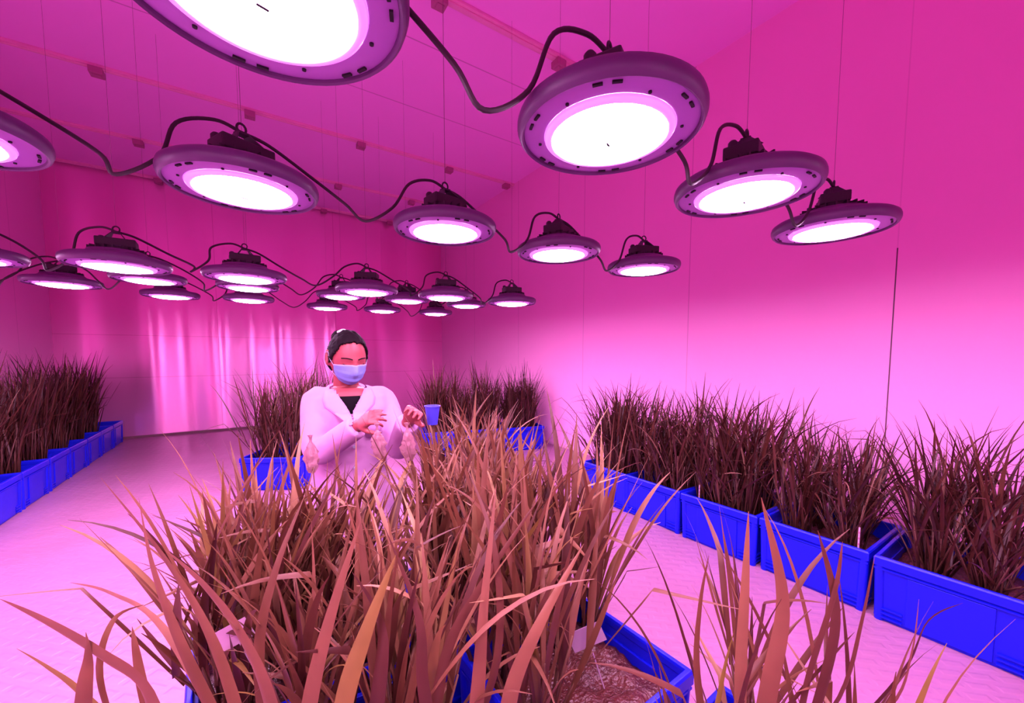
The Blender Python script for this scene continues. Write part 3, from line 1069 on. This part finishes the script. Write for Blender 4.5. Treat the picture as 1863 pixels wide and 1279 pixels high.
for s in (-1, 1):
    hip, kn, an = body_c(0.46, 0, s * 0.085), body_c(0.062, 0.15, s * 0.11), body_c(0.055, -0.26, s * 0.11)
    bm_.tube([hip, hip.lerp(kn, 0.5), kn], [0.085, 0.07, 0.054], 14, dome=True)
    bm_.tube([kn, kn.lerp(an, 0.35), an, an - FWD * 0.10 - UP * 0.018], [0.052, 0.050, 0.034, 0.030], 14, dome=True)
body = remesh(bm_, 'body', M['skin'], 0.0045, 4, person)

# coat
cm = MB()
cm.loft([ell(body_c(z, f), a, b, 32) for z, f, a, b in (
    (0.27, 0.035, 0.215, 0.185), (0.34, 0.03, 0.205, 0.17), (0.46, 0.015, 0.185, 0.145), (0.58, 0, 0.160, 0.125), (0.70, 0, 0.158, 0.122), (0.80, 0.004, 0.165, 0.125),
    (0.87, 0.002, 0.168, 0.112), (0.915, -0.004, 0.160, 0.088), (0.945, -0.012, 0.115, 0.066), (0.965, -0.016, 0.076, 0.056))])
for s, sh, el, wr in ((-1, SH_R, EL_R, WR_R), (1, SH_L, EL_L, WR_L)):
    cm.tube(catmull([body_c(0.895, -0.006, s * 0.10), sh, sh.lerp(el, 0.5) + SIDE * s * 0.008, el - UP * 0.008, el.lerp(wr, 0.5) - UP * 0.006, wr - (wr - el).normalized() * 0.004], 4),
            [0.060 + (0.047 - 0.060) * min(1, i / 20) for i in range(21)], 18)


def v_cut(p):
    q = p - UP * 0.0
    s = (p - body_c(p.z)).dot(SIDE)
    f = (p - body_c(p.z)).dot(FWD)
    if p.z > 0.952 and abs(s) < 0.075: return True
    return f > 0.0 and p.z > 0.845 and abs(s - 0.004) < 0.058 * (p.z - 0.845) / 0.10


coat = remesh(cm, 'lab_coat', M['coat'], 0.0075, 5, person, v_cut)
sol = coat.modifiers.new('thick', 'SOLIDIFY')
sol.thickness = 0.003
sol.offset = -1
bvh = BVHTree.FromPolygons([v.co for v in coat.data.vertices], [tuple(p.vertices) for p in coat.data.polygons])


def on_coat(s, z, off=0.006):
    o = body_c(z, 0.5, s)
    hit = bvh.ray_cast(o, -FWD)
    if hit[0] is None or (hit[0] - body_c(z)).dot(FWD) < 0.0:
        n = bvh.find_nearest(body_c(z, 0.09, s))
        return n[0] + FWD * off
    return hit[0] + FWD * off


def strip(m, left, right, off=0.006, nx=5):
    vs, fs = [], []
    for (s0, z0), (s1, z1) in zip(left, right):
        for i in range(nx + 1):
            t = i / nx
            vs.append(on_coat(s0 + (s1 - s0) * t, z0 + (z1 - z0) * t, off + 0.003 * math.sin(PI * t)))
    n = nx + 1
    for j in range(len(left) - 1):
        for i in range(nx):
            fs.append((j * n + i, j * n + i + 1, (j + 1) * n + i + 1, (j + 1) * n + i))
    m.add(vs, fs)


for s in (-1, 1):
    m = MB()
    inn = [(0.004 + s * 0.050, 0.952), (0.004 + s * 0.040, 0.925), (0.004 + s * 0.023, 0.893), (0.004 + s * 0.004, 0.858), (0.004 - s * 0.004, 0.834)]
    outp = [(s * 0.092, 0.948), (s * 0.104, 0.915), (s * 0.098, 0.885), (s * 0.066, 0.858), (s * 0.012, 0.832)]
    strip(m, inn, outp, 0.007)
    lp = m.build('lapel', M['coat'], coat)
    q = lp.modifiers.new('thick', 'SOLIDIFY'); q.thickness = 0.004; q.offset = 0
# standing collar round the neck
m = MB()
vs, fs = [], []
nn = 22
for j, (dz, gr) in enumerate(((-0.030, 0.012), (0.0, 0.008), (0.030, 0.000), (0.034, 0.010), (0.004, 0.026), (-0.022, 0.034))):
    for i in range(nn + 1):
        a = R(-138) + R(276) * i / nn
        c = NECK + UP * (0.012 + dz) - FWD * 0.012
        fr = 1.0
        vs.append(c - FWD * math.cos(a) * (0.064 + gr) * 0.98 + SIDE * math.sin(a) * (0.070 + gr) - UP * (0.018 * (1 - math.cos(a)) * 0.9))
for j in range(5):
    for i in range(nn):
        b = j * (nn + 1) + i
        fs.append((b, b + 1, b + nn + 2, b + nn + 1))
m.add(vs, fs)
cl = m.build('collar', M['coat'], coat)
q = cl.modifiers.new('thick', 'SOLIDIFY'); q.thickness = 0.004; q.offset = 0
for z in (0.80, 0.71, 0.62):
    p = on_coat(0.012, z, 0.003)
    MB().tube([p, p + FWD * 0.004], 0.007, 12).build('button', M['mask_edge'], coat)
m = MB()
strip(m, [(0.055, 0.835), (0.055, 0.79), (0.06, 0.745)], [(0.125, 0.835), (0.125, 0.79), (0.12, 0.745)], 0.004)
pk = m.build('pocket', M['coat'], coat)
q = pk.modifiers.new('thick', 'SOLIDIFY'); q.thickness = 0.003; q.offset = 0
# shirt in the V of the coat
m = MB()
m.loft([ell(body_c(z, f), a, b, 28) for z, f, a, b in ((0.74, 0.0, 0.142, 0.107), (0.84, 0.0, 0.150, 0.106), (0.895, -0.003, 0.148, 0.091), (0.922, -0.006, 0.122, 0.074))])
m.build('shirt', M['shirt'], person)
# trousers and shoes
m = MB()
for s in (-1, 1):
    hip, kn, an = body_c(0.46, 0, s * 0.085), body_c(0.062, 0.15, s * 0.11), body_c(0.058, -0.27, s * 0.11)
    m.tube([hip, hip.lerp(kn, 0.5), kn], [0.095, 0.080, 0.060], 16, dome=True)
    m.tube([kn, kn.lerp(an, 0.35), an], [0.060, 0.056, 0.046], 16, dome=True)
tr_ = remesh(m, 'trousers', M['trousers'], 0.012, 3, person)
for s in (-1, 1):
    an = body_c(0.052, -0.27, s * 0.11)
    m = MB()
    m.tube([an + FWD * 0.0, an - FWD * 0.06 - UP * 0.002, an - FWD * 0.13 - UP * 0.010, an - FWD * 0.19 - UP * 0.016], [0.038, 0.044, 0.040, 0.030], 14, dome=True)
    m.build('shoe', M['shoe'], person)

# hair drawn back into a knot
def hair_keep(d, th, ph):
    a = abs(((th + PI) % (2 * PI)) - PI)             # 0 at the face, pi at the back
    if a < R(48): lim = R(54) - R(7) * (a / R(48)) ** 2
    elif a < R(84): lim = R(47) - R(62) * ((a - R(48)) / R(36))
    elif a < R(108): lim = R(10)
    else: lim = R(-42)
    if R(70) < a < R(90): lim = min(lim, R(4))
    return ph > lim


m = MB()
head_patch(m, lambda d: 0.010 + 0.004 * noise.noise(d * 9) - (0.006 if d.y > 0.62 else 0), hair_keep, 96, 72)
hr = m.build('hair', M['hair'], person, sharp=0)
q = hr.modifiers.new('thick', 'SOLIDIFY'); q.thickness = 0.009; q.offset = -1
m = MB()
bc = hd(Vector((0, -0.098, 0.062)))
for k2 in range(9):
    t0 = k2 * 0.7
    pts = [bc + HS * (0.026 * math.cos(t0 + i * 0.5)) + HUP * (0.026 * math.sin(t0 + i * 0.5)) - HFW * (0.004 + 0.012 * math.sin(i * 0.5)) for i in range(6)]
    m.tube(pts, 0.012, 8, dome=True)
m.build('hair_knot', M['hair'], hr)
m = MB()
m.tube(catmull([bc + HUP * 0.036 + HS * -0.02 + HFW * 0.02, bc + HUP * 0.046 + HFW * 0.022, bc + HUP * 0.036 + HS * 0.02 + HFW * 0.02], 5), 0.006, 8, dome=True)
m.build('hair_clip', M['clip_white'], hr)

# brows and the closed, downcast lids
for s in (-1, 1):
    for nm, z0, w0, rad, bowz in (('eyebrow', 0.022, 0.019, 0.0024, 0.004), ('eyelash', -0.001, 0.013, 0.0013, -0.003)):
        pts = []
        for i in range(9):
            t = -1 + i / 4
            x = s * 0.031 + t * w0
            z = z0 + bowz * (1 - t * t)
            d = Vector((x, math.sqrt(max(1e-6, 1 - (x / 0.0735) ** 2 - (z / 0.116) ** 2)) * 0.093, z)).normalized()
            p = head_r(*d)
            pts.append(hd(p + d * 0.0012))
        MB().tube(pts, rad, 6).build(nm, M['hair'], person)

# face mask: pleated sheet over nose, mouth and chin
m = MB()
nu, nv = 26, 22
vs, fs = [], []
for j in range(nv + 1):
    v = j / nv
    ph0 = R(-64) + (R(-4) - R(-64)) * v
    for i in range(nu + 1):
        u = -1 + 2 * i / nu
        th = u * R(66) * (1 - 0.10 * abs(2 * v - 1))
        ph = ph0 - R(6) * u * u * (v - 0.5) * 2 + R(3) * (1 - abs(u)) * (1 if v > 0.9 else 0)
        d = Vector((math.sin(th) * math.cos(ph), math.cos(th) * math.cos(ph), math.sin(ph)))
        p = head_r(*d)
        tent = 0.012 * (1 - u * u) * math.sin(PI * min(1, v * 1.1)) 
        pleat = 0.0030 * ((v * 4.0) % 1.0) * (1 - u ** 4)
        vs.append(hd(p + d * (0.0035 + tent + pleat)))
for j in range(nv):
    for i in range(nu):
        b = j * (nu + 1) + i
        fs.append((b, b + 1, b + nu + 2, b + nu + 1))
m.add(vs, fs)
mk = m.build('face_mask', M['mask'], person, sharp=0)
q = mk.modifiers.new('thick', 'SOLIDIFY'); q.thickness = 0.0018; q.offset = 1
m = MB()
m.tube([Vector(vs[nv * (nu + 1) + i]) for i in range(nu + 1)], 0.0028, 6)
m.build('mask_edge', M['mask_edge'], mk)
for s in (-1, 1):
    a = Vector(vs[(nv - 2) * (nu + 1) + (nu if s > 0 else 0)])
    b = Vector(vs[3 * (nu + 1) + (nu if s > 0 else 0)])
    e1, e2, e3 = hd(Vector((s * 0.084, 0.0, 0.030))), hd(Vector((s * 0.088, -0.030, 0.006))), hd(Vector((s * 0.082, -0.012, -0.034)))
    m = MB()
    m.tube(catmull([a, a.lerp(e1, 0.5) + HS * s * 0.004, e1, e2, e3, b], 5), 0.0014, 6)
    m.build('ear_loop', M['mask_edge'], mk)

# ------------------------------------------------------------------ tags, crossing bags and the blue cup on stakes among the plants
tp = pix(1112, 1150, 1.03)
plant_tag((tp.x, tp.y, 0.18), -YAW, R(-24), 0.095, 0.058, tp.z - 0.18 - 0.029, 'white plant tag at the far corner of the bare soil crate')
tp = pix(560, 1112, 0.90)
plant_tag((tp.x - 0.02, tp.y, 0.18), -YAW + R(10), R(-26), 0.075, 0.05, tp.z - 0.18 - 0.025, 'white plant tag deep among the leaves nearest the camera')


def stick(loc, h_, label):
    root = empty('plant_stake', loc)
    m = MB()
    m.tube([(0, 0, -0.05), (0.002, 0, h_)], 0.0035, 8)
    m.build('rod', M['tag'], root)
    m = MB()
    for i in range(5):
        z = h_ * (0.2 + 0.16 * i)
        m.tube([(0.001, 0, z), (0.001, 0, z + 0.008)], 0.0040, 8)
    m.build('stripe', M['clip'], root)
    tag(root, label, 'stake', 'thin white stakes in the right-hand row')


stick((2.18, 0.56, 0.19), 0.16, 'thin white marked stake in the fourth crate of the long right-hand row')
stick((2.19, 1.30, 0.19), 0.14, 'thin white marked stake in the third crate of the long right-hand row')


def paper_bag(base, top, label, seed):
    """a crumpled see-through paper sleeve pulled over a rice panicle and pinched at its mouth"""
    rr = random.Random(seed)
    root = empty('paper_bag', base)
    t = Vector(top) - Vector(base)
    MB().tube([(0, 0, -0.03), t * 0.5 + Vector((0.01, 0, 0.02)), t], [0.0028, 0.0024, 0.002], 6).build('stalk', M['stem_near'], root)
    rings = []
    ax = (t.normalized() * 0.5 + Vector((0, 0, 1))).normalized()
    for k in range(12):
        f = k / 11
        w_ = 0.004 + 0.021 * math.sin(PI * min(1, f * 1.15 + 0.05)) ** 0.8 if f < 0.92 else 0.010
        c = t + ax * (-0.075 + 0.135 * f)
        ring = []
        for i in range(18):
            a = 2 * PI * i / 18
            q = w_ * (0.9 + 0.22 * math.sin(a * 5 + seed + f * 2.5) + 0.28 * rr.uniform(-1, 1))
            ring.append(c + RT * math.cos(a) * q + FH * math.sin(a) * q * 0.45)
        rings.append(ring)
    MB().loft(rings).build('sleeve', M['bag'], root)
    tag(root, label, 'bag')


paper_bag((0.47, 1.36, 0.19), pix(688, 800, 1.42), 'crumpled pale paper bag over rice below the raised hand of the person', 1)
paper_bag((0.52, 1.31, 0.19), pix(742, 800, 1.36), 'crumpled pale paper bag below the other hand, near blue cup', 2)
paper_bag((0.17, 1.42, 0.19), pix(566, 822, 1.38), 'crumpled pale paper bag in front of the elbow of the person', 3)
cb = Vector((0.64, 1.41, 0.19))
cup = empty('seedling_cup', cb)
ct = pix(787, 772, 1.60) - cb
MB().tube([(0, 0, -0.05), ct * 0.5, ct], 0.003, 8).build('stake', M['stem_near'], cup)
m = MB()
m.lathe([(0.0, 0.0), (0.020, 0.0), (0.030, 0.072), (0.033, 0.073), (0.033, 0.077), (0.029, 0.077), (0.018, 0.004), (0.0, 0.004)], 24, ct)
cc = m.build('cup_body', M['cup'], cup)
tag(cup, 'small blue plastic cup on a stake beside the person', 'cup')
sc.view_layers[0].update()
